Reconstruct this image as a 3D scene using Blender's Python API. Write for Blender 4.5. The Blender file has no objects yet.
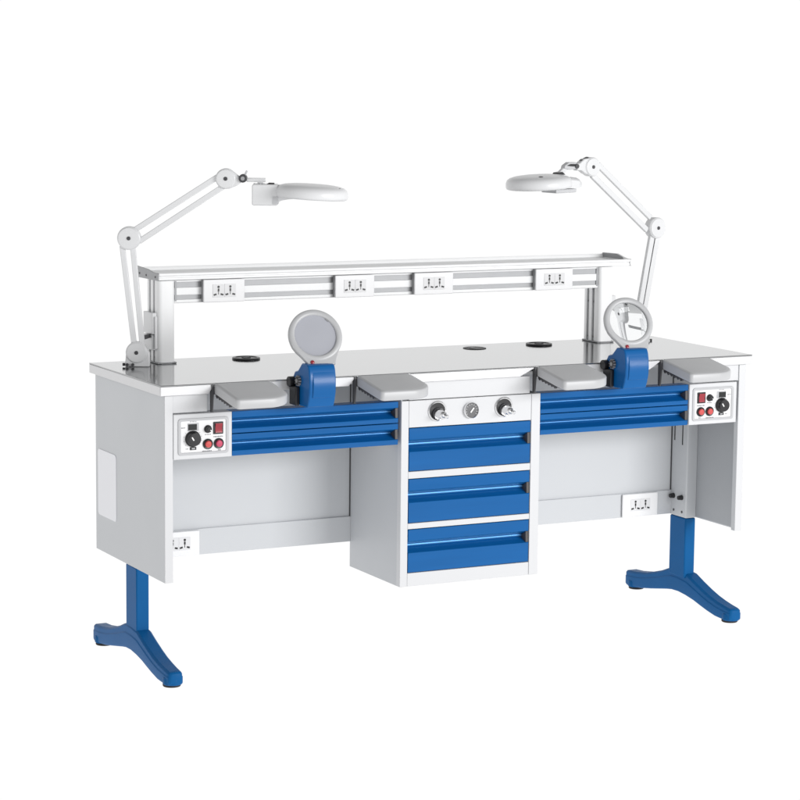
import bpy, bmesh, math, random
from mathutils import Vector, Matrix
random.seed(4)
S = bpy.context.scene
COL = S.collection

# ------------------------------------------------------------------ materials
def mat(name, col, rough=.45, metal=0., bump=0., bscale=400., var=0., vscale=6., coat=0., spec=.5, stretch=None, rvar=0.):
    m = bpy.data.materials.new(name); m.use_nodes = True
    nt = m.node_tree; b = nt.nodes['Principled BSDF']
    b.inputs['Base Color'].default_value = (*col, 1)
    b.inputs['Roughness'].default_value = rough
    b.inputs['Metallic'].default_value = metal
    b.inputs['Coat Weight'].default_value = coat
    b.inputs['Coat Roughness'].default_value = .12
    b.inputs['Specular IOR Level'].default_value = spec
    tc = nt.nodes.new('ShaderNodeTexCoord')
    src = tc.outputs['Object']
    if stretch:
        mp = nt.nodes.new('ShaderNodeMapping'); mp.inputs['Scale'].default_value = stretch
        nt.links.new(src, mp.inputs['Vector']); src = mp.outputs['Vector']
    def noise(sc, det=3):
        n = nt.nodes.new('ShaderNodeTexNoise'); n.inputs['Scale'].default_value = sc
        n.inputs['Detail'].default_value = det; nt.links.new(src, n.inputs['Vector']); return n
    if var:
        n = noise(vscale)
        mx = nt.nodes.new('ShaderNodeMix'); mx.data_type = 'RGBA'
        mx.inputs[6].default_value = (*[c*(1-var) for c in col], 1)
        mx.inputs[7].default_value = (*[min(1, c*(1+var)) for c in col], 1)
        nt.links.new(n.outputs['Fac'], mx.inputs[0]); nt.links.new(mx.outputs[2], b.inputs['Base Color'])
    if rvar:
        n = noise(vscale*1.7)
        mr = nt.nodes.new('ShaderNodeMapRange')
        mr.inputs['To Min'].default_value = max(.02, rough-rvar); mr.inputs['To Max'].default_value = rough+rvar
        nt.links.new(n.outputs['Fac'], mr.inputs['Value']); nt.links.new(mr.outputs['Result'], b.inputs['Roughness'])
    if bump:
        n = noise(bscale, 2)
        bp = nt.nodes.new('ShaderNodeBump'); bp.inputs['Strength'].default_value = bump
        bp.inputs['Distance'].default_value = .001
        nt.links.new(n.outputs['Fac'], bp.inputs['Height']); nt.links.new(bp.outputs['Normal'], b.inputs['Normal'])
    return m

M = dict(
    white=mat('white_powder_coat', (.665, .67, .685), .42, bump=.10, bscale=900, var=.012, vscale=5, rvar=.06),
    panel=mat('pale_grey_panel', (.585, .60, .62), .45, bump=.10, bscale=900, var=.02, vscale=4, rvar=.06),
    steel=mat('polished_steel_top', (.37, .375, .38), .10, 1., bump=.03, bscale=120, var=.015, vscale=8, stretch=(1, 14, 14), rvar=.03),
    trim=mat('steel_edge_trim', (.68, .68, .69), .32, .3, var=.015, vscale=9, stretch=(1, 10, 10), rvar=.05),
    shade_grey=mat('painted_shade_grey', (.40, .415, .435), .45, bump=.10, bscale=900, var=.02, vscale=4, rvar=.06),  # panel grey darkened, knee-space shade put into the colour
    blue=mat('blue_gloss_paint', (.003, .106, .335), .30, coat=.08, bump=.05, bscale=700, var=.13, vscale=3.5, spec=.22, stretch=(.8, 5, 9)),
    blue_leg=mat('blue_leg_paint', (.005, .103, .300), .42, coat=.0, bump=.08, bscale=600, var=.10, vscale=7, spec=.10),
    dark=mat('dark_grey_plastic', (.05, .05, .055), .45, var=.1, vscale=30),
    black=mat('black_plastic', (.012, .012, .014), .32, var=.1, vscale=40),
    rubber=mat('black_rubber', (.015, .014, .015), .7, var=.1, vscale=60),
    alu=mat('anodised_aluminium', (.91, .915, .92), .36, .0, var=.015, vscale=7, stretch=(12, 12, 1), rvar=.06),
    slot=mat('grey_slot_cover', (.36, .365, .375), .45, .3, var=.05, vscale=30, bump=.1, bscale=300),
    highlight=mat('painted_highlight_blue', (.10, .33, .66), .36, .45, var=.08, vscale=9),  # light blue put in for the highlight line of the drawer grips
    gripend=mat('dark_grip_end', (.075, .068, .066), .5, var=.1, vscale=40),
    slotdark=mat('shaded_slot_grey', (.30, .305, .315), .45, .3, var=.06, vscale=30),  # slot grey with recess shade put into the colour; collars and brackets share it
    arm=mat('grey_armrest_plastic', (.51, .515, .525), .38, bump=.08, bscale=900, var=.015, vscale=12, rvar=.06),
    armedge=mat('light_armrest_plastic', (.50, .505, .515), .36, bump=.08, bscale=900, var=.015, vscale=12),
    lamp=mat('white_lamp_enamel', (.735, .74, .75), .30, var=.01, vscale=14, rvar=.05),
    lampedge=mat('grey_lamp_plastic', (.55, .555, .57), .4, var=.03, vscale=14),
    chrome=mat('bright_chrome', (.78, .78, .79), .14, 1., var=.04, vscale=30),
    socket=mat('socket_plastic', (.86, .86, .87), .3, var=.01, vscale=20),
    socketmod=mat('socket_module_plastic', (.74, .74, .75), .3, var=.01, vscale=20),
    red=mat('red_switch', (.32, .016, .03), .25, var=.15, vscale=60, coat=.4),
    redlight=mat('red_button', (.62, .075, .07), .25, var=.15, vscale=60, coat=.4),
    pink=mat('pink_red_button', (.58, .06, .13), .25, var=.15, vscale=60, coat=.4),
    bezel=mat('grey_bezel', (.50, .505, .52), .4, var=.03, vscale=30),
    cover=mat('grey_lens_cover', (.44, .45, .495), .25, var=.03, vscale=10, rvar=.05),
    ring=mat('pale_ring_plastic', (.50, .505, .515), .35, bump=.06, bscale=600, var=.02, vscale=16),
    ink=mat('grey_print', (.16, .16, .17), .6, var=.1, vscale=60),
    sticker=mat('pale_label_plate', (.86, .865, .90), .4, var=.01, vscale=10),
    dial=mat('grey_gauge_dial', (.13, .13, .135), .4, var=.2, vscale=80),
    screen=mat('dark_display', (.02, .022, .022), .15, var=.3, vscale=120),
    needle=mat('white_needle', (.85, .85, .85), .4, var=.02),
)
def glass():
    m = bpy.data.materials.new('clear_lens_glass'); m.use_nodes = True
    b = m.node_tree.nodes['Principled BSDF']
    b.inputs['Base Color'].default_value = (.97, .98, .985, 1)
    b.inputs['Roughness'].default_value = .0
    b.inputs['Transmission Weight'].default_value = 1.
    b.inputs['IOR'].default_value = 1.42
    return m
M['glass'] = glass()

# ------------------------------------------------------------------ mesh helper
class MB:
    def __init__(s): s.bm = bmesh.new()
    def faces(s, vs, fs):
        v = [s.bm.verts.new(p) for p in vs]
        for f in fs:
            try: s.bm.faces.new([v[i] for i in f])
            except ValueError: pass
        return s
    def box(s, x0, x1, y0, y1, z0, z1):
        x0, x1 = min(x0, x1), max(x0, x1); y0, y1 = min(y0, y1), max(y0, y1); z0, z1 = min(z0, z1), max(z0, z1)
        P = [(x, y, z) for x in (x0, x1) for y in (y0, y1) for z in (z0, z1)]
        return s.faces(P, [(0, 1, 3, 2), (4, 6, 7, 5), (0, 4, 5, 1), (2, 3, 7, 6), (0, 2, 6, 4), (1, 5, 7, 3)])
    def loft(s, rings, cap=True, closed=True):
        n = len(rings[0]); vs = [p for r in rings for p in r]; fs = []
        for k in range(len(rings)-1):
            for i in range(n if closed else n-1):
                j = (i+1) % n
                fs.append((k*n+i, k*n+j, (k+1)*n+j, (k+1)*n+i))
        if cap:
            fs.append(tuple(range(n))[::-1]); fs.append(tuple((len(rings)-1)*n+i for i in range(n)))
        return s.faces(vs, fs)
    def prism(s, poly, axis, a, b):
        def P(p, t):
            return {'X': (t, p[0], p[1]), 'Y': (p[0], t, p[1]), 'Z': (p[0], p[1], t)}[axis]
        return s.loft([[P(p, a) for p in poly], [P(p, b) for p in poly]])
    def cyl(s, p0, p1, r0, r1=None, n=32):
        r1 = r0 if r1 is None else r1
        return s.lathe([(r0, 0), (r1, (Vector(p1)-Vector(p0)).length)], p0, Vector(p1)-Vector(p0), n)
    def lathe(s, prof, c, axis=(0, 0, 1), n=40, cap=True, ref=None):
        a = Vector(axis).normalized()
        t = Vector(ref) if ref else (Vector((0, 0, 1)) if abs(a.z) < .9 else Vector((1, 0, 0)))
        e1 = (t-a*t.dot(a)).normalized(); e2 = a.cross(e1); c = Vector(c)
        rings = []
        for r, h in prof:
            rings.append([tuple(c+a*h+(e1*math.cos(2*math.pi*i/n)+e2*math.sin(2*math.pi*i/n))*max(r, 1e-5)) for i in range(n)])
        return s.loft(rings, cap)
    def obox(s, p0, p1, w, t, nrm):
        """bar from p0 to p1: w across in the plane whose normal is nrm, t along nrm"""
        p0, p1, nrm = Vector(p0), Vector(p1), Vector(nrm).normalized()
        d = (p1-p0).normalized(); side = d.cross(nrm).normalized()
        ring = lambda p: [tuple(p+side*a*w/2+nrm*b*t/2) for a, b in ((-1, -1), (1, -1), (1, 1), (-1, 1))]
        return s.loft([ring(p0), ring(p1)])
    def plate(s, poly, A, u, v, n, d0, d1):
        """polygon in the (u,v) frame at A, extruded along n from d0 to d1"""
        A, u, v, n = Vector(A), Vector(u), Vector(v), Vector(n)
        f = lambda p, d: tuple(A+u*p[0]+v*p[1]+n*d)
        return s.loft([[f(p, d0) for p in poly], [f(p, d1) for p in poly]])
    def build(s, name, m, parent=None, bevel=0., seg=2, label=None, ang=35):
        bmesh.ops.recalc_face_normals(s.bm, faces=s.bm.faces)
        me = bpy.data.meshes.new(name)
        root = parent
        while root is not None and root.parent is not None: root = root.parent
        if root is not None:
            bmesh.ops.translate(s.bm, verts=s.bm.verts, vec=-root.location)
        s.bm.to_mesh(me); s.bm.free()
        me.materials.append(M[m])
        for p in me.polygons: p.use_smooth = True
        me.set_sharp_from_angle(angle=math.radians(ang))
        o = bpy.data.objects.new(name, me); COL.objects.link(o)
        if parent is not None: o.parent = parent
        if bevel:
            b = o.modifiers.new('bevel', 'BEVEL'); b.width = bevel; b.segments = seg
            b.limit_method = 'ANGLE'; b.angle_limit = math.radians(38); b.harden_normals = False
        if label: o['label'] = label
        return o

def empty(name, loc, label, cat, group=None):
    o = bpy.data.objects.new(name, None); COL.objects.link(o); o.location = loc
    o.empty_display_size = .1
    o['label'] = label; o['category'] = cat
    if group: o['group'] = group
    return o

def rrect(x0, x1, z0, z1, r, n=6):
    out = []
    for cx, cz, a0 in ((x1-r, z0+r, -90), (x1-r, z1-r, 0), (x0+r, z1-r, 90), (x0+r, z0+r, 180)):
        for k in range(n+1):
            a = math.radians(a0+90*k/n); out.append((cx+r*math.cos(a), cz+r*math.sin(a)))
    return out
def ring_frame(mb, outer, inner, y0, y1):
    """flat frame between two same-length loops in XZ, from y0 (front) to y1 (back)"""
    n = len(outer)
    R = [[(p[0], y1, p[1]) for p in outer], [(p[0], y0, p[1]) for p in outer],
         [(p[0], y0, p[1]) for p in inner], [(p[0], y1, p[1]) for p in inner]]
    mb.loft(R, cap=False)
    return mb

H = .8667          # height of the steel top
TB = .8367         # underside of its edge
F = .012           # front plane of cabinet and side panels
B = empty('dental_workbench', (0, .3, 0),
          'long white two-seat dental technician workbench with blue drawers, steel top and raised back shelf', 'workbench')

# ------------------------------------------------------------------ steel top
top = MB().box(-1, 1, 0, .583, H-.0038, H).box(-.990, .990, .012, .574, TB+.013, H-.0030)
top = top.build('tabletop', 'steel', B, bevel=.0012)
t = MB()
t.box(-.985, .985, .03, .575, TB+.002, TB+.0115)
t.build('substrate', 'white', top)
def trim(x0, x1, s0, s1):
    """folded steel edge strip; s0/s1 = how far the mitred ends run in at the bottom"""
    yo, yi = .0003, .0058
    poly = [(x0+s0, TB), (x1-s1, TB), (x1, H-.0040), (x0, H-.0040)]
    return MB().prism(poly, 'Y', yo, yi).build('edge_trim', 'trim', top, bevel=.0012)
trim(-.9997, -.8385, 0, .016)
trim(-.672, -.3945, -.016, .022)
trim(-.222, .2095, -.055, .055)
trim(.388, .6585, -.016, .042)
trim(.835, .9997, -.03, 0)
for s in (-1, 1):
    x = s*1.0
    MB().box(x-s*.0058, x-s*.0003, .0062, .583, TB, H-.0040).build('edge_trim', 'trim', top, bevel=.0012)
MB().box(-.9935, .9935, .5775, .5827, TB, H-.0040).build('edge_trim', 'trim', top)

# cable grommets let into the top
for gx, gy in ((-.527, .492), (.508, .493)):
    g = MB().lathe([(.0425, 0), (.0432, .0025), (.0420, .0050), (.0385, .0058), (.034, .0054), (.033, .0035), (0, .0035)], (gx, gy, H+.0002), n=48)
    g = g.build('cable_grommet', 'black', B)
    MB().box(gx-.012, gx+.012, gy-.010, gy+.010, H+.0040, H+.0062).build('cable_flap', 'dark', g, bevel=.002)
g = MB().lathe([(.037, 0), (.0375, .0012), (.035, .0020), (.029, .0016), (.0285, .001), (0, .001)], (.264, .483, H+.0002), n=48)
g = g.build('flat_grommet', 'dark', B, label='flat dark grommet set flush in the middle of the steel top')
MB().box(.248, .262, .473, .493, H+.0018, H+.0030).build('cable_flap', 'slot', g, bevel=.001)

# ------------------------------------------------------------------ side panels (sheet with a folded front flange)
def side_panel(s):
    x = s*.984
    mb = MB()
    prof = [(x, F), (x, .574), (x-s*.003, .574), (x-s*.003, F+.020), (x-s*.0248, F+.020), (x-s*.0248, F)]
    mb.prism(prof, 'Z', .301, TB-.001)
    mb.box(x-s*.003, x-s*.018, .40, .573, .3015, .3045)
    p = mb.build('side_panel', 'panel', B, bevel=.0022)
    return p
sp = side_panel(-1)
sr = side_panel(1)
MB().box(.9798, .9806, F+.021, .573, .305, TB-.003).build('inner_shade_sheet', 'shade_grey', sr)  # thin added sheet, its darker colour stands in for shade on this face
lb = MB().prism(rrect(.398, .552, .411, .611, .012), 'X', -.9856, -.9838).build('label_plate', 'sticker', sp, bevel=.0006, label='pale blank rectangular plate on the outer side panel')
# white front caps of the two side panels (paler coat stands in for light on the flange)
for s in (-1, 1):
    MB().box(s*.9838, s*.9594, F-.0016, F+.0006, .3013, TB-.0015).build('flange_highlight_cap', 'white', B, bevel=.0008)

# ------------------------------------------------------------------ back panels, rails, sleeves
for x0, x1 in ((-.980, -.2381), (.2331, .980)):
    MB().box(x0-(.004 if x0 > 0 else 0), x1+(.004 if x1 < 0 else 0), .3536, .3576, .379, TB-.002).build('back_panel', 'panel', B)
    gx = -.2398 if x0 < 0 else .9385
    MB().box(gx-.0013, gx+.0013, .3500, .3534, .383, TB-.003).build('panel_gap_shade', 'dark', B)  # dark strip added for the shadow line at the panel corner
    r = MB()
    r.box(x0, x1, .3475, .352, .303, .3815)
    r.box(x0, x1, .352, .375, .303, .306)
    r.box(x0, x1, .352, .3535, .376, .3815)
    r.build('cross_rail', 'panel', B, bevel=.0012)

# ------------------------------------------------------------------ centre cabinet
c = MB()
XL, XR = -.238, .233
c.box(XL, XL+.0035, F+.002, .3534, .2236, TB-.002)
c.box(XR-.0035, XR, F+.002, .349, .2236, .782)
c.box(XL+.004, XR-.004, .345, .3488, .226, .83)
c.box(XL+.004, XR-.004, F+.004, .345, .224, .2275)
cab = c.build('pedestal_cabinet', 'panel', B, bevel=.001)
f = MB()
f.box(XL-.0006, -.2142, F-.001, F+.022, .2240, .7815)
f.box(.2030, XR+.0006, F-.001, F+.022, .2240, .7815)
f.box(-.2134, .2022, F, F+.02, .2240, .2640)
f.box(-.2134, .2022, F, F+.02, .3970, .4140)
f.box(-.2134, .2022, F, F+.02, .5485, .5695)
f.build('front_frame', 'white', cab, bevel=.0012)
f = MB()
f.box(-.2134, .2022, F-.0004, F+.012, .7015, .7812)
f = f.build('outlet_fascia', 'white', cab, bevel=.0012)
MB().box(-.2120, .2010, F+.060, F+.064, .228, .78).build('drawer_gap_shade', 'dark', cab)  # dark sheet added so the gaps round the drawers read as shade
MB().box(-.212, .1978, F+.002, F+.016, .7832, TB-.0012).build('upper_fascia', 'white', cab, bevel=.0012)
MB().box(-.9590, -.8532, F+.002, F+.014, .7850, TB-.0012).build('filler_panel', 'white', B, bevel=.0012)
MB().box(.8450, .9590, F+.002, F+.014, .7850, TB-.0012).build('filler_panel', 'white', B, bevel=.0012)

# ------------------------------------------------------------------ drawers with a scooped grip along the front
def drawer(name, x0, x1, z0, z1, zt, h, highlight, label=None):
    k = h/.034
    e = .034
    prof = [(F+.001, z1), (F, z1-.0012), (F, zt+.0025), (F+.0008, zt+.0006), (F+.003, zt-.0004)]
    scoop = [(.020, -.0092), (.0300, -.0128), (.0322, -.0140), (.0329, -.0154), (.0329, -.0170), (.0322, -.0186), (.0308, -.0202), (.0290, -.0216), (.0262, -.0232), (.0220, -.0252), (.0140, -.0290), (.0070, -.0322), (.0040, -.0334), (.0020, -.0341), (.0004, -.0346), (-.0008, -.0352), (-.0014, -.0362), (-.0013, -.0374), (-.0007, -.0388), (-.0001, -.0400)]
    prof += [(F+y, zt+z*k) for y, z in scoop]
    prof += [(F, zt-.0415*k), (F, z0+.0012), (F+.001, z0), (F+.046, z0), (F+.046, z1)]
    d = MB().prism(prof, 'X', x0, x1).build(name, 'blue', B, label=label, ang=24)
    tri = [(F+.0015, zt-.0008), (F+.020, zt-.011*k), (F+.0318, zt-.0172*k), (F+.0318, zt-.0205*k), (F+.0220, zt-.0262*k), (F+.0060, zt-.0328*k), (F+.0005, zt-.0338*k)]
    MB().prism(tri, 'X', x1-.0085, x1-.0006).build('grip_end', 'gripend', d)
    zc = zt-.0162*k
    yb = F+.0338-highlight*.8
    MB().cyl((x0+.001, yb, zc), (x1-.0090, yb, zc), highlight, n=14).build('grip_highlight', 'highlight', d)  # added rod, its pale colour stands in for the glint in the scoop
    return d
for z0, z1, lb in ((.5715, .6990, None), (.4160, .5465, None), (.2660, .3950, None)):
    drawer('drawer', -.2112, .2000, z0, z1, z1-.0345, .034, .0046)
for x0, x1 in ((-.7785, -.2495), (.2350, .7685)):
    drawer('pencil_drawer', x0, x1, .7185, .7810, .7625, .0295, .0022)
    drawer('pencil_drawer', x0, x1, .6535, .7160, .6990, .0295, .0022)
    # carcass the two shallow drawers slide in
    q = MB()
    q.box(x0+.002, x1-.002, F+.0465, F+.170, .656, .740)
    q.build('drawer_housing', 'white', B)

# ------------------------------------------------------------------ air outlets and gauge
for ox in (-.120, .106):
    z = .7465
    o = MB().lathe([(.0305, 0), (.0305, .003), (.0285, .0048), (.0255, .0035), (.0250, -.001)], (ox, F-.0006, z), (0, -1, 0), cap=False).build('air_outlet', 'chrome', B)
    MB().lathe([(.0252, .0018), (.0240, .0022), (.0225, .0012), (0, .0010)], (ox, F-.0006, z), (0, -1, 0)).build('outlet_cup', 'black', o)
    n = MB()
    n.lathe([(.0165, .0012), (.0165, .012), (.0150, .020), (.0125, .030), (.0115, .036), (.0072, .039), (.0050, .052), (.0058, .054), (.0058, .060), (.0040, .062), (0, .062)], (ox+.002, F, z-.0075), (.0, -1, -.03), n=36)
    n.build('nozzle', 'chrome', o)
    MB().lathe([(.019, .0012), (.019, .006), (.0167, .008)], (ox+.002, F, z-.0072), (0, -1, 0)).build('nozzle_seal', 'dark', o)
gz = .743
g = MB().lathe([(.0245, -.0005), (.0250, .006), (.0240, .010), (.0222, .0115), (.0212, .0095), (.0212, .008)], (-.0075, F, gz), (0, -1, 0), cap=False).build('pressure_gauge', 'chrome', B)
MB().lathe([(.0214, .0080), (0, .0082)], (-.0075, F, gz), (0, -1, 0)).build('dial', 'dial', g)
q = MB()
for k in range(-5, 6):
    a = math.radians(k*25)
    p0 = Vector((-.0075+.0165*math.sin(a), F-.0087, gz+.0165*math.cos(a))); p1 = Vector((-.0075+.0195*math.sin(a), F-.0087, gz+.0195*math.cos(a)))
    q.obox(p0, p1, .0012, .0004, (0, 1, 0))
q.build('scale_marks', 'needle', g)
MB().obox((-.0115, F-.0094, gz-.006), (-.0005, F-.0094, gz+.0075), .0042, .0008, (0, 1, 0)).build('needle', 'needle', g)

# ------------------------------------------------------------------ control panels
def control_panel(x0, x1, mirror):
    z0, z1 = .6530, .7820
    w = x1-x0
    p = MB().box(x0, x1, F-.004, F+.05, z0, z1).build('control_panel', 'white', B, bevel=.002)
    fx = lambda u: x1-u if mirror else x0+u
    yf = F-.004
    bx0, bx1 = sorted((fx(.0130), fx(.1670)))
    outer = rrect(bx0, bx1, z0+.0115, z1-.0130, .009); inner = rrect(bx0+.0085, bx1-.0085, z0+.0190, z1-.0205, .004)
    ring_frame(MB(), outer, inner, yf-.0028, yf+.001).build('bezel', 'bezel', p, bevel=.001)
    # plain face inside the bezel
    MB().box(bx0+.0086, bx1-.0086, yf-.0009, yf+.001, z0+.0191, z1-.0206).build('face_plate', 'socket', p)
    y = yf-.0009
    def rbox(name, m, u, z, w_, h_, d, par, bev=.0006):
        cx = fx(u); return MB().box(cx-w_/2, cx+w_/2, y-d, y+.0006, z-h_/2, z+h_/2).build(name, m, par, bevel=bev)
    dz = z1-.782
    dsp = rbox('display', 'bezel', .0590, .7440, .034, .0225, .0016, p)
    rb = MB().box(fx(.0565)-.0130, fx(.0565)+.0130, y-.0026, y-.0012, .7440-.0085, .7440+.0085).build('screen', 'screen', dsp, bevel=.0005)
    cx = fx(.0575)
    kn = MB().lathe([(.0232, 0), (.0232, .003), (.0200, .005), (.0190, .017), (.0176, .0190), (0, .0192)], (cx, y, .7110), (0, -1, 0), n=44).build('speed_knob', 'black', p)
    MB().obox((cx-.004, y-.0198, .7085), (cx-.010, y-.0198, .7180), .0036, .0016, (0, 1, 0)).build('pointer_line', 'needle', kn)
    tk = MB()
    for k in range(-5, 6):
        a = math.radians(k*26)
        tk.obox((cx+.0262*math.sin(a), y-.0003, .711+.0262*math.cos(a)), (cx+.0282*math.sin(a), y-.0003, .711+.0282*math.cos(a)), .0010, .0004, (0, 1, 0))
    tk.build('tick_marks', 'ink', kn)
    cx = fx(.1035)
    sk = MB().lathe([(.0115, 0), (.0110, .003), (.0085, .005), (.0080, .012), (.0065, .0135), (0, .0136)], (cx, y, .7362), (0, -1, 0), n=32).build('small_knob', 'black', p)
    MB().obox((cx+.002, y-.0142, .7345), (cx+.006, y-.0142, .7322), .0028, .001, (0, 1, 0)).build('pointer_line', 'needle', sk)
    cx = fx(.1350)
    sw = MB().box(cx-.0150, cx+.0150, y-.0030, y+.0004, .7378-.0175, .7378+.0175).build('rocker_switch', 'black', p, bevel=.0010)
    MB().prism([(y-.0075, .7378+.0135), (y-.0034, .7378), (y-.0050, .7378-.0135), (y-.002, .7378-.0135), (y-.002, .7378+.0135)], 'X', cx-.0100, cx+.0112).build('rocker', 'red', sw, bevel=.0006)
    for u, m in ((.1030, 'redlight'), (.1365, 'pink' if not mirror else 'redlight')):
        cx = fx(u)
        bt = MB().lathe([(.0150, 0), (.0150, .0030), (.0125, .0045), (.0100, .0040), (0, .0040)], (cx, y, .6935), (0, -1, 0), n=36).build('push_button', 'black', p)
        MB().lathe([(.0098, .0038), (.0095, .0075), (.0075, .0092), (0, .0098)], (cx, y, .6935), (0, -1, 0), n=32).build('button_cap', m, bt)
    cn = rbox('connector_socket', 'black', .0585, .6830, .019, .0085, .002, p)
    MB().box(fx(.0585)-.005, fx(.0585)+.005, y-.0026, y-.0018, .681, .685).build('contact', 'slot', cn)
    # small printed captions: far too small to read in the photograph, so only the strokes of print
    def caption(u, z, wd, h=.0042):
        x = fx(u)-wd/2; e = x+wd; pr = MB()
        while x < e:
            s = random.uniform(.0014, .0030)
            hh = h*random.uniform(.55, 1)
            pr.box(x, min(e, x+s), y-.0003, y+.0003, z-hh/2, z+hh/2); x += s+random.uniform(.0007, .0016)
        pr.build('printed_caption', 'ink', p)
    caption(.1350, .7130, .030); caption(.1035, .7205, .018, .003); caption(.1010, .6735, .030, .0036); caption(.1385, .6745, .009, .0036)
    caption(.0290, .7430, .012, .0035); caption(.0590, .7595, .020, .0022); caption(.0400, .6825, .008, .003); caption(.0585, .6905, .003, .003)
    return p
control_panel(-.9585, -.7805, False)
control_panel(.7715, .9500, True)

# ------------------------------------------------------------------ armrests
def armrest(xl):
    w = .175
    def outline(inset=0., n=7):
        x0, x1, yf = xl+inset, xl+w-inset, -.160+inset
        pts = [(x0, .004)]
        r = .012
        for k in range(n+1):
            a = math.radians(180+90*k/n); pts.append((x0+r+r*math.cos(a), yf+r+r*math.sin(a)))
        rx, ry = .072, .058
        for k in range(n+6):
            a = math.radians(270+90*k/(n+5)); pts.append((x1-rx+rx*math.cos(a), yf+ry+ry*math.sin(a)))
        pts.append((x1, .004))
        return pts
    zt = lambda y: .8648+.160*y
    rings = []
    for ins, dz in ((.003, -.0285), (.0006, -.0268), (0, -.023), (0, -.0050), (.0010, -.0023), (.0028, -.0007), (.0060, 0)):
        rings.append([(x, y, zt(y)+dz) for x, y in outline(ins)])
    a = MB().loft(rings).build('armrest', 'armedge', B, ang=60)
    rings = []
    for ins, dz in ((.0060, -.0004), (.0068, .0005), (.0090, .0008)):
        rings.append([(x, y, zt(y)+dz) for x, y in outline(ins)])
    MB().loft(rings).build('top_pad', 'arm', a, ang=60)
    # toothed hanger under the left edge
    poly = [(.002, .8585)]
    y = -.002
    bot = lambda y: .8285+.155*y
    poly.append((y, bot(y)))
    while y > -.108:
        poly += [(y-.006, bot(y)-.0045), (y-.012, bot(y)-.0030), (y-.015, bot(y)+.002)]; y -= .018
    poly += [(-.140, bot(-.14)+.006), (-.150, .829)]
    MB().prism(poly, 'X', xl+.004, xl+.010).build('toothed_hanger', 'dark', a)
    m = MB()
    m.prism([(-.004, .8635), (-.006, .834), (.000, .7845), (.010, .7845), (.011, .8635)], 'X', xl-.0085, xl-.0035)
    m.box(xl-.0035, xl+.0035, -.002, .008, .835, .856)
    m.build('mounting_plate', 'dark', a)
    return a
for xl in (-.8385, -.3915, .2125, .6620): armrest(xl)

# ------------------------------------------------------------------ legs
def leg(s, xi, xo, y0, y1, fx0, fx1):
    sl = MB()
    x0, x1 = sorted((s*.9400, s*.9805))
    sl.box(x0, x1, y0-.001, y1+.001, .3005, TB-.003)
    sl = sl.build('leg_sleeve', 'panel', B, bevel=.003)
    xf = s*.9400
    for yy, z in ((y1-.020, .3655), (y0+.024, .3660)):
        bo = MB()
        bo.cyl((xf, yy, z), (xf-s*.003, yy, z), .0085, n=24)
        bo.cyl((xf-s*.003, yy, z), (xf-s*.015, yy, z), .0085, .0070, n=10)
        bo.build('clamp_bolt', 'black', sl)
    for yy, z in ((y1-.022, .3185), (y0+.022, .3180)):
        MB().cyl((xf+s*.001, yy, z), (xf-s*.0012, yy, z), .0042, n=16).build('rivet', 'dark', sl)
    for yy, zz in ((y1-.018, .55), (y0+.028, .54)):
        MB().box(xf-s*.0008, xf+s*.001, yy-.0025, yy+.0025, zz, .660).build('adjusting_slot', 'black', sl)
    L = MB()
    cx0, cx1 = sorted((s*.9405, s*.9800))
    L.box(cx0, cx1, y0, y1, .10, .2998)
    lg = L.build('leg', 'blue_leg', B, bevel=.004)
    o = (y0-.262)
    fxm = .5*(fx0+fx1); hw = abs(fx1-fx0)/2
    # splayed foot: arched underside, two lobed ends, a ridge along each flank
    topc = [(.020, .0480), (.050, .0520), (.086, .0580), (.125, .0670), (.164, .0790), (.210, .0955), (.256, .1140), (.305, .1190), (.352, .1190), (.375, .1120), (.410, .0985), (.4465, .0880), (.500, .0735), (.570, .0630), (.618, .0600)]
    botc = [(.022, .0075), (.060, .0075), (.090, .0095), (.135, .0175), (.175, .0265), (.214, .0360), (.260, .0435), (.305, .0480), (.345, .0470), (.375, .0425), (.420, .0340), (.468, .0250), (.527, .0150), (.580, .0090), (.617, .0085)]
    def half(t):   # half width along the foot
        return hw*(1.0 if .06 < t < .57 else .97)
    secs = []
    for (yt, zt), (yb, zb) in zip(topc, botc):
        zm = zb+(zt-zb)*.62
        ym = yb+(yt-yb)*.62
        h = half(yt); hu = h-.0022
        secs.append([(fxm-h+.003, yb+o, zb), (fxm-h, yb+o, zb+.004), (fxm-h, ym+o, zm), (fxm-hu, ym+o, zm+.0022), (fxm-hu, yt+o, zt-.006), (fxm-hu+.006, yt+o, zt),
                     (fxm+hu-.006, yt+o, zt), (fxm+hu, yt+o, zt-.006), (fxm+hu, ym+o, zm+.0022), (fxm+h, ym+o, zm), (fxm+h, yb+o, zb+.004), (fxm+h-.003, yb+o, zb)])
    def scaled(sec, y, k):
        cx = sum(p[0] for p in sec)/len(sec); cz = sum(p[2] for p in sec)/len(sec)
        return [(cx+(p[0]-cx)*k, y+o, cz+(p[2]-cz)*k) for p in sec]
    secs = [scaled(secs[0], .004, .62), scaled(secs[0], .009, .90)]+secs+[scaled(secs[-1], .627, .9), scaled(secs[-1], .632, .62)]
    ft = MB().loft(secs).build('foot', 'blue_leg', lg, ang=42)
    ft.modifiers.new('bevel', 'BEVEL').width = .0015
    for yy in (.038, .592):
        q = MB()
        q.lathe([(.0245, 0), (.0260, .002), (.0260, .0065), (.022, .0085)], (fxm, yy+o, 0), n=32)
        q.build('foot_pad', 'rubber', lg)
    for yy in (.020, .606):       # rounded lobe above each pad
        MB().lathe([(.0262, .0072), (.0282, .0095), (.0282, .024), (.0262, .028), (.015, .029)], (fxm, yy+o+(.012 if yy < .3 else -.012), 0), n=36).build('foot_end', 'blue_leg', lg)
    return lg
leg(-1, -.9405, -.98, .247, .335, -.9850, -.9340)
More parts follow.
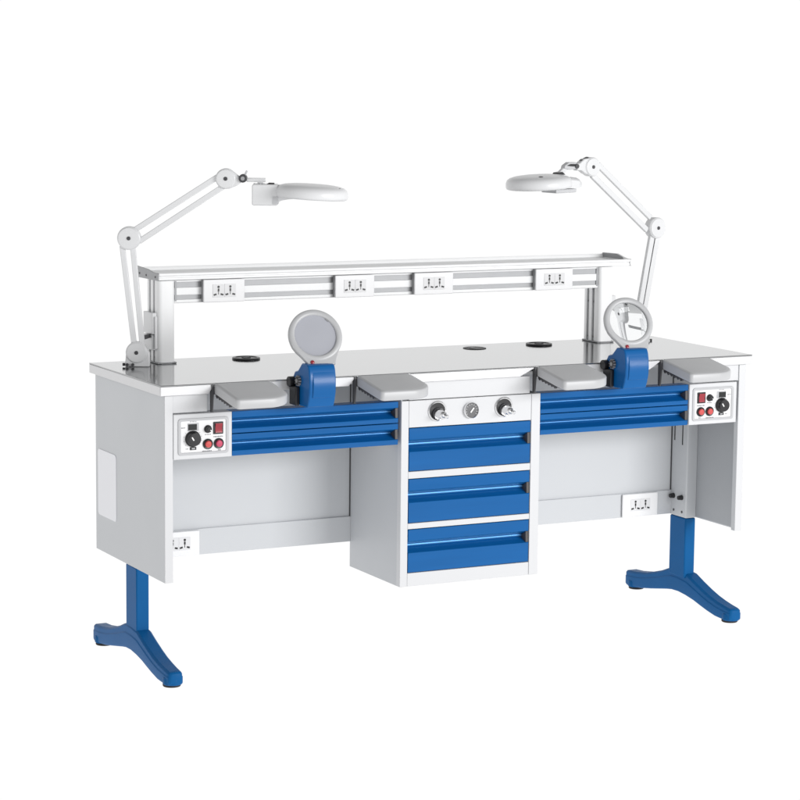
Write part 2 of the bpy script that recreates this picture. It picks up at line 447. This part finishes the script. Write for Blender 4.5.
leg(1, .9405, .98, .262, .354, .9440, .9940)

# ------------------------------------------------------------------ shelf uprights, beam, tray
def upright(x0, x1):
    y0, y1 = .468, .558
    prof = []
    r = .013
    w = x1-x0
    def arc(cx, cy, a0, a1, n=8):
        return [(cx+r*math.cos(math.radians(a0+(a1-a0)*k/n)), cy+r*math.sin(math.radians(a0+(a1-a0)*k/n))) for k in range(n+1)]
    prof += arc(x0+r, y0+r*.75, 180, 270)
    prof += arc(x1-r, y0+r*.75, 270, 360)
    ys = [(.026, .041), (.059, .074)]
    for a, b in ys: prof += [(x1, y0+a), (x1-.008, y0+a), (x1-.008, y0+b), (x1, y0+b)]
    prof += [(x1, y1-.003), (x1-.003, y1), (x0+.003, y1), (x0, y1-.003)]
    for a, b in ys[::-1]: prof += [(x0, y0+b), (x0+.008, y0+b), (x0+.008, y0+a), (x0, y0+a)]
    u = MB().prism(prof, 'Z', H+.0004, 1.1160).build('upright', 'alu', B, ang=40)
    for a, b in ys:
        for xx0, xx1 in ((x0+.0050, x0+.0078), (x1-.0078, x1-.0050)):
            MB().box(xx0, xx1, y0+a+.0004, y0+b-.0004, H+.002, 1.115).build('slot_cover', 'slotdark', u)
    q = MB()
    o = [(x0-.004, y0-.004), (x1+.004, y0-.004), (x1+.004, y1+.004), (x0-.004, y1+.004)]
    q.prism(o, 'Z', H+.0003, H+.0050)
    q.build('base_collar', 'slotdark', u, bevel=.0018)
    for yy in (y0+.0335, y0+.0665):
        for zz in (.884, 1.0):
            q = MB()
            for xx, d in ((x0+.0052, -1), (x1-.0052, 1)):
                q.cyl((xx, yy, zz), (xx+d*.0025, yy, zz), .0035, n=12)
            q.build('slot_screw', 'dark', u)
    return u
PL = (-.8235, -.7690); PR = (.7160, .7720)
upright(*PL); upright(*PR)
bz0, bz1 = 1.0470, 1.1160
b0, b1 = .4740, .5160
sl = [(1.0575, 1.0715), (1.0935, 1.1105)]
prof = [(b0, bz0+.002), (b0+.002, bz0), (b1, bz0), (b1, bz1), (b0, bz1)]
for za, zb in sl[::-1]: prof += [(b0, zb), (b0+.008, zb), (b0+.008, za), (b0, za)]
bm_ = MB().prism(prof, 'X', PL[1]+.0006, PR[0]-.0006).build('crossbeam', 'alu', B, bevel=.0008)
for za, zb in sl:
    MB().box(PL[1]+.001, PR[0]-.001, b0+.0030, b0+.0078, za+.0003, zb-.0003).build('slot_cover', 'slot', bm_)
for xx in (PL[1]+.004, PR[0]-.004):
    MB().box(xx-.0030, xx+.0030, b0-.0006, b0+.004, bz0+.006, bz1-.002).build('end_bracket', 'slotdark', bm_)

X0, X1 = -.8310, .8290
tray = [(.4530, 1.1185), (.4515, 1.1200), (.4515, 1.1255), (.4545, 1.1270), (.4545, 1.1300), (.4500, 1.1318), (.4490, 1.1335), (.4490, 1.1378), (.4505, 1.1398), (.4540, 1.1404), (.4600, 1.1398), (.4660, 1.1362), (.4700, 1.1340),
        (.5150, 1.1336), (.5160, 1.1346), (.5300, 1.1346), (.5310, 1.1336), (.6120, 1.1336), (.6170, 1.1360), (.6190, 1.1440), (.6205, 1.1462), (.6235, 1.1462), (.6255, 1.1440), (.6255, 1.1185)]
tray = MB().prism(tray, 'X', X0+.004, X1-.006).build('shelf_tray', 'alu', B, bevel=.0005, ang=30)
for xa, xb, m in ((X0, X0+.0038, 'slot'), (X1-.0058, X1, 'alu')):
    cap = [(.4510, 1.1180), (.6270, 1.1165), (.6280, 1.1475), (.6220, 1.1510), (.5300, 1.1530 if xa > 0 else 1.1470), (.4950, 1.1450 if xa > 0 else 1.1415), (.4720, 1.1408), (.4530, 1.1408), (.4480, 1.1385), (.4480, 1.1200)]
    e = MB().prism(cap, 'X', xa, xb).build('end_cap', m, tray, bevel=.0010)
    if xa > 0:
        MB().prism([(.4900, 1.1360), (.6200, 1.1360), (.6200, 1.1495), (.5320, 1.1515), (.4980, 1.1440)], 'X', xa-.0012, xa-.0002).build('end_face_shade', 'slotdark', e)  # dark sheet added for shade on the left-facing inner end
    else:
        for yy, zz in ((.470, 1.128), (.545, 1.128), (.600, 1.130)):
            MB().cyl((xa+.0005, yy, zz), (xa-.0012, yy, zz), .0032, n=12).build('cap_screw', 'dark', e)
# ------------------------------------------------------------------ double power sockets
def power_socket(x0, x1, z0, z1, yf, depth):
    s = MB().box(x0, x1, yf, yf+.007, z0, z1).build('power_socket', 'socket', B, bevel=.0020)
    MB().box(x0+.0005, x1-.0015, yf+.0072, yf+depth, z0+.001, z1-.001).build('back_box', 'slot', s)
    cx, cz = (x0+x1)/2, (z0+z1)/2+.001
    for d in (-.0192, .0192):
        m = MB().box(cx+d-.0186, cx+d+.0186, yf-.0012, yf+.0006, cz-.0205, cz+.0190).build('outlet_module', 'socketmod', s, bevel=.0006)
        h = MB(); y0, y1 = yf-.0017, yf-.0008
        mx = cx+d
        h.lathe([(.0038, 0), (.0038, .0006)], (mx, y0+.0006, cz+.0110), (0, -1, 0), n=14)
        h.box(mx-.0027, mx+.0027, y0, y1, cz-.0030, cz+.0060)
        h.box(mx-.0010, mx+.0010, y0+.0001, y1, cz-.0120, cz-.0034)
        for e in (-1, 1):
            h.plate([(-.0048, -.0026), (.0048, -.0026), (.0048, .0026), (-.0048, .0026)], (mx+e*.0112, y0, cz-.0120), (math.cos(.25), 0, -e*math.sin(.25)), (e*math.sin(.25), 0, math.cos(.25)), (0, 1, 0), 0, .0009)
        h.build('outlet_holes', 'black', m)
    return s
for x0, x1 in ((-.6830, -.5490), (-.2450, -.1110), (.0300, .1670), (.4690, .6070)):
    power_socket(x0, x1, 1.0480, 1.1165, .4530, .0208)
power_socket(-.8790, -.7440, .3045, .3785, .3375, .0098)
power_socket(.7450, .8800, .3050, .3800, .3375, .0098)

# ------------------------------------------------------------------ blue-clamped bench magnifiers
def bench_magnifier(dx, label, clear, shift):
    R = empty('bench_magnifier', (-.505+dx, .02, .7815), label, 'magnifier', 'bench magnifiers on blue clamps')
    x0, x1 = -.5500+dx, -.4670+dx
    prof = [(-.0020, .9060), (-.0130, .9020), (-.0190, .8900), (-.0230, .8720), (-.0245, .8500), (-.0235, .8250), (-.0185, .8050), (-.0130, .7920), (-.0100, .7835), (.0580, .7835), (.0760, .8000), (.0900, .8350), (.0910, .8600), (.0780, .8770), (.0560, .8830), (.0300, .9060)]
    br = MB().prism(prof, 'X', x0, x1).build('clamp_body', 'blue', R, bevel=.0035, ang=40)
    cheek = [(y*1.0-.0012 if y < 0 else y, z) for y, z in prof]
    fr = [(-.0075, .8985), (-.0140, .8960), (-.0220, .8730), (-.0265, .8500), (-.0248, .8260), (-.0205, .8110), (-.0120, .8110)]
    MB().prism([(y-.0022, z) for y, z in fr], 'X', x0+.010, x1-.003).build('front_shell', 'blue', br, bevel=.002, ang=50)
    k = MB()
    k.cyl((x0+.001, .046, .8540), (x0-.008, .046, .8540), .0140, .0130, n=14)
    k = k.build('tension_knob', 'dark', R, bevel=.001)
    q = MB()
    for i in range(10):
        a = 2*math.pi*i/10
        q.cyl((x0-.001, .046+.0136*math.cos(a), .854+.0136*math.sin(a)), (x0-.0076, .046+.0130*math.cos(a), .854+.0130*math.sin(a)), .0022, n=8)
    q.cyl((x0-.008, .046, .8540), (x0-.0095, .046, .8540), .006, n=12)
    q.build('knurling', 'slot', k)
    MB().cyl((x0-.001, .082, .8480), (x0-.018, .082, .8480), .0150, .0150, n=24).build('clamp_screw', 'black', R, bevel=.0015)
    MB().box(x0-.0135, x0-.0008, .040, .086, .7830, .8370).build('clamp_block', 'black', R, bevel=.003)
    # lens ring leaning back, with the tab that drops into the clamp
    C = Vector((-.5015+dx, .045, .9800))
    tilt = math.radians(26)
    n = Vector((-.17*math.cos(tilt), -.985*math.cos(tilt), math.sin(tilt))).normalized()     # faces the user
    u = Vector((1, 0, 0)); u = (u-n*u.dot(n)).normalized(); v = u.cross(-n); v = -v if v.z < 0 else v
    ro, ri = .0785, .0615
    ring = MB().lathe([(ri, -.0085), (ri+.002, -.0095), (ro-.004, -.0095), (ro, -.006), (ro, .004), (ro-.003, .0075), (ri+.006, .0085), (ri+.0015, .0070), (ri, .0050), (ri, -.0085)], C, n, n=72, cap=False)
    fr = ring.build('lens_ring', 'ring', R, ang=50)
    poly = [(-.0775, -.012), (-.0730, -.030), (-.0430, -.0740), (-.0330, -.0905), (.0430, -.0905), (.0475, -.0760), (.0620, -.047), (.0500, -.0500), (.0250, -.0650), (0, -.0695), (-.0300, -.0630), (-.0520, -.0480), (-.0680, -.0240)]
    tb = MB().plate(poly, C, u, v, n, -.0080, .0066).build('mounting_tab', 'ring', fr, bevel=.0015)
    MB().plate([(-.0330, -.090), (-.0240, -.090), (-.0240, -.106), (-.0330, -.112)], C, u, v, n, -.006, .0058).build('hinge_ear', 'ring', fr, bevel=.001)
    MB().lathe([(.0058, .0060), (.0058, .0085), (.004, .0100), (0, .0104)], C+u*(-.0250)+v*(-.0800), n, n=20).build('red_button', 'red', fr)
    if clear:
        rr = ri+.0006; th = .0075
        prof = []
        for k in range(13):
            t = k/12; prof.append((rr*t, -.0015-th*(1-t*t)))
        back = prof; front = [(r, -h-.000) for r, h in prof[::-1]]
        MB().lathe(back+front, C, n, n=64).build('lens', 'glass', R)
    else:
        prof = [(ri+.001, .0015), (ri-.001, .0022), (ri-.004, .0020), (.03, .0030), (0, .0034)]
        MB().lathe([(ri+.001, -.004)]+prof, C, n, n=64).build('lens_cover', 'cover', R)
        MB().obox(C+u*.046+v*.038+n*.0025, C+u*.0385+v*.0462+n*.0025, .0022, .004, n).build('cover_catch', 'slot', R)
    R.location += Vector(shift)
    return R
bench_magnifier(0, 'round bench magnifier with an opaque grey lens cover on a blue clamp, left bay', False, (-.0470, -.0940, .0135))
bench_magnifier(1.066, 'round bench magnifier with a clear glass lens on a blue clamp, right bay', True, (-.0620, -.0940, .0135))

# ------------------------------------------------------------------ swing arm magnifier lamps
class Frame:
    def __init__(s, A, ang):
        s.A = Vector(A); s.u = Vector((math.cos(ang), math.sin(ang), 0)); s.n = Vector((-math.sin(ang), math.cos(ang), 0))
    def P(s, a, z, d=0.): return tuple(Vector((s.A.x, s.A.y, 0))+s.u*a+s.n*d+Vector((0, 0, z)))
def twin_bars(fr, name, p0, p1, q0, q1, w, root, t=.013, m='lamp'):
    for a, b in ((p0, p1), (q0, q1)):
        o = MB().obox(fr.P(*a), fr.P(*b), w, t, fr.n).build(name, m, root, bevel=.0022)
def disc(fr, name, a, z, r, th, root, m='lamp'):
    o = MB().lathe([(r-.003, -th/2), (r, -th/2+.003), (r, th/2-.004), (r-.002, th/2-.0015), (r-.006, th/2), (0, th/2+.0004)], fr.P(a, z), -fr.n, n=48).build(name, m, root, ang=45)
    MB().lathe([(r-.0035, -.0002), (r-.0040, .0010), (r-.0065, .0014), (0, .0016)], fr.P(a, z, -th/2), -fr.n, n=48).build('cover_disc', m, o, ang=50)
    MB().lathe([(.0058, -.0004), (.0058, .0030), (.0045, .0040), (0, .0040)], fr.P(a, z, -th/2), -fr.n, n=18).build('pivot_bolt', 'dark', o)
    return o
def lamp_head(root, c, rx, tiltv, prof_scale=1.):
    """closed shallow drum with a lens and tube ring underneath; c centre, rx radius"""
    ax = Vector(tiltv).normalized(); k = rx/.108
    pr = [(.070, -.0200), (.1020, -.0215), (.1065, -.0190), (.1085, -.0120), (.1080, .0010), (.1045, .0110), (.0960, .0180), (.0820, .0225), (.0600, .0255), (.0350, .0268), (0, .0272)]
    h = MB().lathe([(r*k, z*prof_scale) for r, z in pr], c, ax, n=72, cap=False).build('lamp_head', 'lamp', root, ang=50)
    MB().lathe([(r*k, z*prof_scale) for r, z in [(.0705, -.0200), (.0700, -.0110), (.0, -.0110)]], c, ax, n=64, cap=False).build('lens_well', 'lampedge', h)
    MB().lathe([(r*k, z*prof_scale) for r, z in [(0, -.0185), (.035, -.0178), (.066, -.0150), (.0695, -.0140), (.0695, -.0125), (0, -.0125)]], c, ax, n=64).build('lens', 'cover', h)
    return h

GL = 'swing arm magnifier lamps'
# ---- lamp at the left upright
aL = -.474
fl = Frame((-.9069, .4428, 0), aL)
L = empty('magnifier_lamp', (-.9069, .4428, H), 'white swing arm magnifier lamp by the left end of the shelf, head pointing right', 'lamp', GL)
p = MB().plate([(-.0290, .8672), (.0440, .8672), (.0440, .9080), (.0300, .9300), (.0080, .9420), (-.0130, .9340), (-.0250, .9160), (-.0270, .8900)],
               (fl.A.x, fl.A.y, 0), fl.u, (0, 0, 1), fl.n, -.011, .013).build('base_bracket', 'lamp', L, bevel=.003)
q = MB()
for a in (-.0215, -.0050): q.cyl(fl.P(a, .8735, -.0105), fl.P(a, .8735, -.018), .0045, n=12)
q.cyl(fl.P(-.036, .8735, -.006), fl.P(-.0285, .8735, -.006), .0045, n=12)
q.build('fixing_screw', 'dark', p)
disc(fl, 'base_joint', .0058, .9095, .0320, .030, L)
# clamp gripping the post
q = MB()
q.box(-.8390, -.8240, .4760, .5500, .9560, 1.0200)
q.box(-.8330, -.8240, .4700, .4760, .9120, 1.0100)
q.box(-.8390, -.8240, .4800, .5450, .9080, .9540)
q.build('post_clamp', 'lamp', L, bevel=.002)
MB().obox((-.8395, .500, .9500), (-.8800, .452, .9500), .012, .012, (0, 0, 1)).build('clamp_pin', 'dark', L, bevel=.002)
twin_bars(fl, 'lower_arm', (-.0020, .930), (-.0360, 1.225), (.0220, .930), (-.0050, 1.225), .0160, L)
disc(fl, 'elbow_joint', -.0155, 1.2475, .0345, .030, L)
twin_bars(fl, 'upper_arm', (.0000, 1.2710), (.2560, 1.4370), (.0140, 1.2380), (.2650, 1.4040), .0165, L)
sh = disc(fl, 'shoulder_joint', .2690, 1.4250, .0300, .028, L)
MB().plate([(.2690, 1.4535), (.2860, 1.4500), (.3080, 1.4330), (.3150, 1.4260), (.3150, 1.4140), (.3020, 1.4050), (.2800, 1.3960), (.2690, 1.3965)], (fl.A.x, fl.A.y, 0), fl.u, (0, 0, 1), fl.n, -.0115, .0115).build('shoulder_fork', 'lamp', sh, bevel=.003)
kn = MB().cyl(fl.P(.3195, 1.4265, -.018), fl.P(.3195, 1.4265, .018), .0125, n=12).build('tilt_knob', 'dark', L, bevel=.0015)
MB().cyl(fl.P(.3195, 1.4265, -.018), fl.P(.3195, 1.4265, -.0195), .006, n=16).build('knob_cap', 'slot', kn)
MB().obox(fl.P(.3240, 1.4330, -.008), fl.P(.3315, 1.4490, -.008), .0060, .006, fl.n).build('knob_lever', 'lampedge', kn, bevel=.0015)
MB().obox(fl.P(.3300, 1.4220), fl.P(.3860, 1.4220), .0120, .014, fl.n).obox(fl.P(.3700, 1.4090), fl.P(.3700, 1.4165), .016, .0135, fl.n).build('stem', 'lamp', L, bevel=.002)
hs = MB().plate(rrect(.3470, .4230, 1.3485, 1.4105, .006), (fl.A.x, fl.A.y, 0), fl.u, (0, 0, 1), fl.n, -.030, .030).build('ballast_housing', 'lamp', L, bevel=.003)
q = MB()
for k in range(4): q.box(*[0, 0, 0, 0, 0, 0]) if False else q.obox(fl.P(.3510+k*.0090, 1.4115, -.012), fl.P(.3570+k*.0090, 1.4115, -.012), .0030, .010, fl.n)
q.build('vent_slots', 'lampedge', hs)
MB().plate([(.3880, 1.4100), (.4120, 1.4100), (.4120, 1.4145), (.3960, 1.4150)], (fl.A.x, fl.A.y, 0), fl.u, (0, 0, 1), fl.n, -.018, -.002).build('rocker_switch', 'black', hs)
MB().plate(rrect(.4080, .4236, 1.3520, 1.3750, .002), (fl.A.x, fl.A.y, 0), fl.u, (0, 0, 1), fl.n, -.0315, .0300).build('end_grille', 'lampedge', hs)
ch = Vector(fl.P(.5210, 1.3880))
h = lamp_head(L, ch, .1070, Vector((0, 0, 1))+fl.u*.055, .88)
# neck that widens from the housing into the drum
rings = []
for a, hw, z0, z1 in ((.4180, .029, 1.3560, 1.4085), (.4350, .031, 1.3640, 1.4080), (.4550, .037, 1.3680, 1.4065), (.4750, .045, 1.3700, 1.4060)):
    rings.append([fl.P(a, z0, -hw), fl.P(a, z1-.006, -hw), fl.P(a, z1, -hw+.008), fl.P(a, z1, hw-.008), fl.P(a, z1-.006, hw), fl.P(a, z0, hw)])
MB().loft(rings).build('head_neck', 'lamp', h, ang=40)
MB().cyl(fl.P(.6020, 1.3950, -.035), fl.P(.6020, 1.4015, -.035), .0045, n=14).build('lid_catch', 'dark', h)

# ---- lamp at the right upright
aR = .14
fr_ = Frame((.8605, .4555, 0), aR)
R = empty('magnifier_lamp', (.8605, .4555, H), 'white swing arm magnifier lamp by the right end of the shelf, head pointing left', 'lamp', GL)
p = MB().plate([(-.0420, .8672), (.0360, .8672), (.0340, .9080), (.0220, .9300), (.0000, .9420), (-.0200, .9340), (-.0350, .9160), (-.0400, .8900)],
               (fr_.A.x, fr_.A.y, 0), fr_.u, (0, 0, 1), fr_.n, -.013, .013).build('base_bracket', 'lamp', R, bevel=.003)
q = MB()
q.cyl(fr_.P(.034, .8720, -.008), fr_.P(.044, .8720, -.008), .0055, n=12)
q.cyl(fr_.P(.052, .8700, -.008), fr_.P(.056, .8700, -.008), .0035, n=12)
q.build('fixing_screw', 'dark', p)
disc(fr_, 'base_joint', -.0040, .9095, .0320, .030, R)
q = MB()
q.box(.7725, .7875, .4760, .5500, .9560, 1.0200)
q.box(.7725, .7875, .4800, .5450, .9080, .9540)
q.build('post_clamp', 'lamp', R, bevel=.002)
MB().obox((.788, .500, .9500), (.832, .460, .9500), .012, .012, (0, 0, 1)).build('clamp_pin', 'slot', R, bevel=.002)
twin_bars(fr_, 'lower_arm', (-.0040, .930), (.0545, 1.225), (.0185, .930), (.0775, 1.225), .0200, R)
MB().obox(fr_.P(.0180, .990, -.004), fr_.P(.0655, 1.222, -.004), .0040, .004, fr_.n).build('arm_cable', 'dark', R)
disc(fr_, 'elbow_joint', .0665, 1.2400, .0345, .032, R)
twin_bars(fr_, 'upper_arm', (.0440, 1.2740), (-.1860, 1.4520), (.0310, 1.2330), (-.2080, 1.4170), .0180, R)
sh = disc(fr_, 'shoulder_joint', -.2150, 1.4440, .0310, .030, R)
MB().plate([(-.2150, 1.4740), (-.2480, 1.4700), (-.2680, 1.4560), (-.2780, 1.4560), (-.2780, 1.4330), (-.2600, 1.4330), (-.2450, 1.4230), (-.2150, 1.4130)], (fr_.A.x, fr_.A.y, 0), fr_.u, (0, 0, 1), fr_.n, -.012, .012).build('shoulder_fork', 'lamp', sh, bevel=.003)
MB().obox(fr_.P(-.2280, 1.4745), fr_.P(-.2560, 1.4640), .0040, .012, fr_.n).build('fork_slot', 'dark', sh)
kn = MB().plate([(-.2800, 1.4600), (-.3100, 1.4600), (-.3270, 1.4500), (-.3300, 1.4400), (-.3050, 1.4360), (-.2800, 1.4380)], (fr_.A.x, fr_.A.y, 0), fr_.u, (0, 0, 1), fr_.n, -.010, .010).build('tilt_joint', 'lampedge', R, bevel=.002)
MB().plate([(-.2790, 1.4540), (-.3060, 1.4545), (-.3200, 1.4490), (-.3000, 1.4470), (-.2790, 1.4470)], (fr_.A.x, fr_.A.y, 0), fr_.u, (0, 0, 1), fr_.n, -.0125, -.0095).build('joint_slot', 'black', kn)
MB().cyl(fr_.P(-.2795, 1.4470, -.014), fr_.P(-.2795, 1.4470, .014), .0075, n=14).build('joint_pin', 'dark', kn)
MB().obox(fr_.P(-.3180, 1.4420), fr_.P(-.3420, 1.4230), .0150, .014, fr_.n).build('stem', 'lamp', R, bevel=.002)
MB().plate([(-.3280, 1.4210), (-.3600, 1.4210), (-.3560, 1.4275), (-.3400, 1.4300)], (fr_.A.x, fr_.A.y, 0), fr_.u, (0, 0, 1), fr_.n, -.014, .014).build('rocker_switch', 'black', R)
ch = Vector(fr_.P(-.4250, 1.3975))
h = lamp_head(R, ch, .1050, Vector((0, 0, 1))-fr_.u*.065, .88)
rings = []
for a, hw, z0, z1 in ((-.3550, .060, 1.3800, 1.4150), (-.3250, .050, 1.3800, 1.4150), (-.2950, .040, 1.3800, 1.4120), (-.2760, .032, 1.3830, 1.4060), (-.2700, .026, 1.3880, 1.4000)):
    rings.append([fr_.P(a, z0, -hw), fr_.P(a, z1-.010, -hw), fr_.P(a, z1, -hw+.012), fr_.P(a, z1, hw-.012), fr_.P(a, z1-.010, hw), fr_.P(a, z0, hw)])
MB().loft(rings).build('head_neck', 'lamp', h, ang=45)
MB().plate([(-.3900, 1.3640), (-.3080, 1.3660), (-.3060, 1.3780), (-.3900, 1.3760)], (fr_.A.x, fr_.A.y, 0), fr_.u, (0, 0, 1), fr_.n, -.045, .030).build('ballast_housing', 'lampedge', R, bevel=.002)
MB().lathe([(.0085, -.004), (.0085, .0030), (.006, .0050), (0, .0055)], fr_.P(-.4560, 1.4140, -.050), (0, 0, 1), n=20).build('lid_catch', 'dark', h)

# ------------------------------------------------------------------ floor (glow added to keep it white and shadowless) and surroundings
me = bpy.data.meshes.new('floor')
b = bmesh.new(); bmesh.ops.create_circle(b, cap_ends=True, radius=60, segments=64); b.to_mesh(me); b.free()
fo = bpy.data.objects.new('floor', me); COL.objects.link(fo); fo['kind'] = 'structure'
m = bpy.data.materials.new('glowing_white_floor'); m.use_nodes = True
nt = m.node_tree; nt.nodes.clear()
e = nt.nodes.new('ShaderNodeEmission'); o = nt.nodes.new('ShaderNodeOutputMaterial')
e.inputs['Color'].default_value = (1, 1, 1, 1); e.inputs['Strength'].default_value = 1.02
nt.links.new(e.outputs[0], o.inputs['Surface']); me.materials.append(m)

W = bpy.data.worlds.new('World'); S.world = W; W.use_nodes = True
nt = W.node_tree; bg = nt.nodes['Background']
tc = nt.nodes.new('ShaderNodeTexCoord'); sx = nt.nodes.new('ShaderNodeSeparateXYZ')
nt.links.new(tc.outputs['Generated'], sx.inputs[0])
def mr(sock, a, b, c, d):
    n = nt.nodes.new('ShaderNodeMapRange'); n.interpolation_type = 'SMOOTHSTEP'
    for k, v in zip(('From Min', 'From Max', 'To Min', 'To Max'), (a, b, c, d)): n.inputs[k].default_value = v
    nt.links.new(sock, n.inputs['Value']); return n.outputs['Result']
def mul(a, b):
    n = nt.nodes.new('ShaderNodeMath'); n.operation = 'MULTIPLY'
    nt.links.new(a, n.inputs[0]); nt.links.new(b, n.inputs[1]); return n.outputs[0]
v = mul(mul(mr(sx.outputs['Z'], .25, .75, 1.02, .30), mr(sx.outputs['X'], -.85, -.25, .82, 1.)), mr(sx.outputs['Y'], -.7, .0, .75, 1.))
nt.links.new(v, bg.inputs['Strength'])
bg.inputs['Color'].default_value = (1, 1, 1, 1)

def area(name, loc, target, sx_, sy_, power, col=(1, 1, 1)):
    l = bpy.data.lights.new(name, 'AREA'); l.shape = 'RECTANGLE'; l.size = sx_; l.size_y = sy_; l.energy = power; l.color = col
    o = bpy.data.objects.new(name, l); COL.objects.link(o); o.location = loc
    o.rotation_euler = (Vector(target)-Vector(loc)).to_track_quat('-Z', 'Y').to_euler()
    return o
area('key_softbox', (2.4, -5.6, 1.9), (0, 0, .7), 3.0, 1.4, 240)

# ------------------------------------------------------------------ camera
cam = bpy.data.cameras.new('camera'); co = bpy.data.objects.new('camera', cam); COL.objects.link(co)
pan, pitch, roll = -.474, -.1353, .0106
fw = Vector((-math.sin(pan)*math.cos(pitch), math.cos(pan)*math.cos(pitch), math.sin(pitch)))
rt = Vector((math.cos(pan), math.sin(pan), 0)); up = rt.cross(fw)
r2 = rt*math.cos(roll)+up*math.sin(roll); u2 = -rt*math.sin(roll)+up*math.cos(roll)
mw = Matrix((r2, u2, -fw)).transposed().to_4x4(); mw.translation = Vector((-3.4551, -6.2479, 1.7436))
co.matrix_world = mw
cam.sensor_width = 36; cam.lens = 36*2418.1/800; cam.clip_start = .1; cam.clip_end = 500
S.camera = co
S.render.resolution_x = S.render.resolution_y = 1024
S.view_settings.view_transform = 'Standard'; S.view_settings.look = 'None'; S.view_settings.exposure = 0; S.view_settings.gamma = 1
S.cycles.max_bounces = 10; S.cycles.transmission_bounces = 8; S.cycles.glossy_bounces = 5
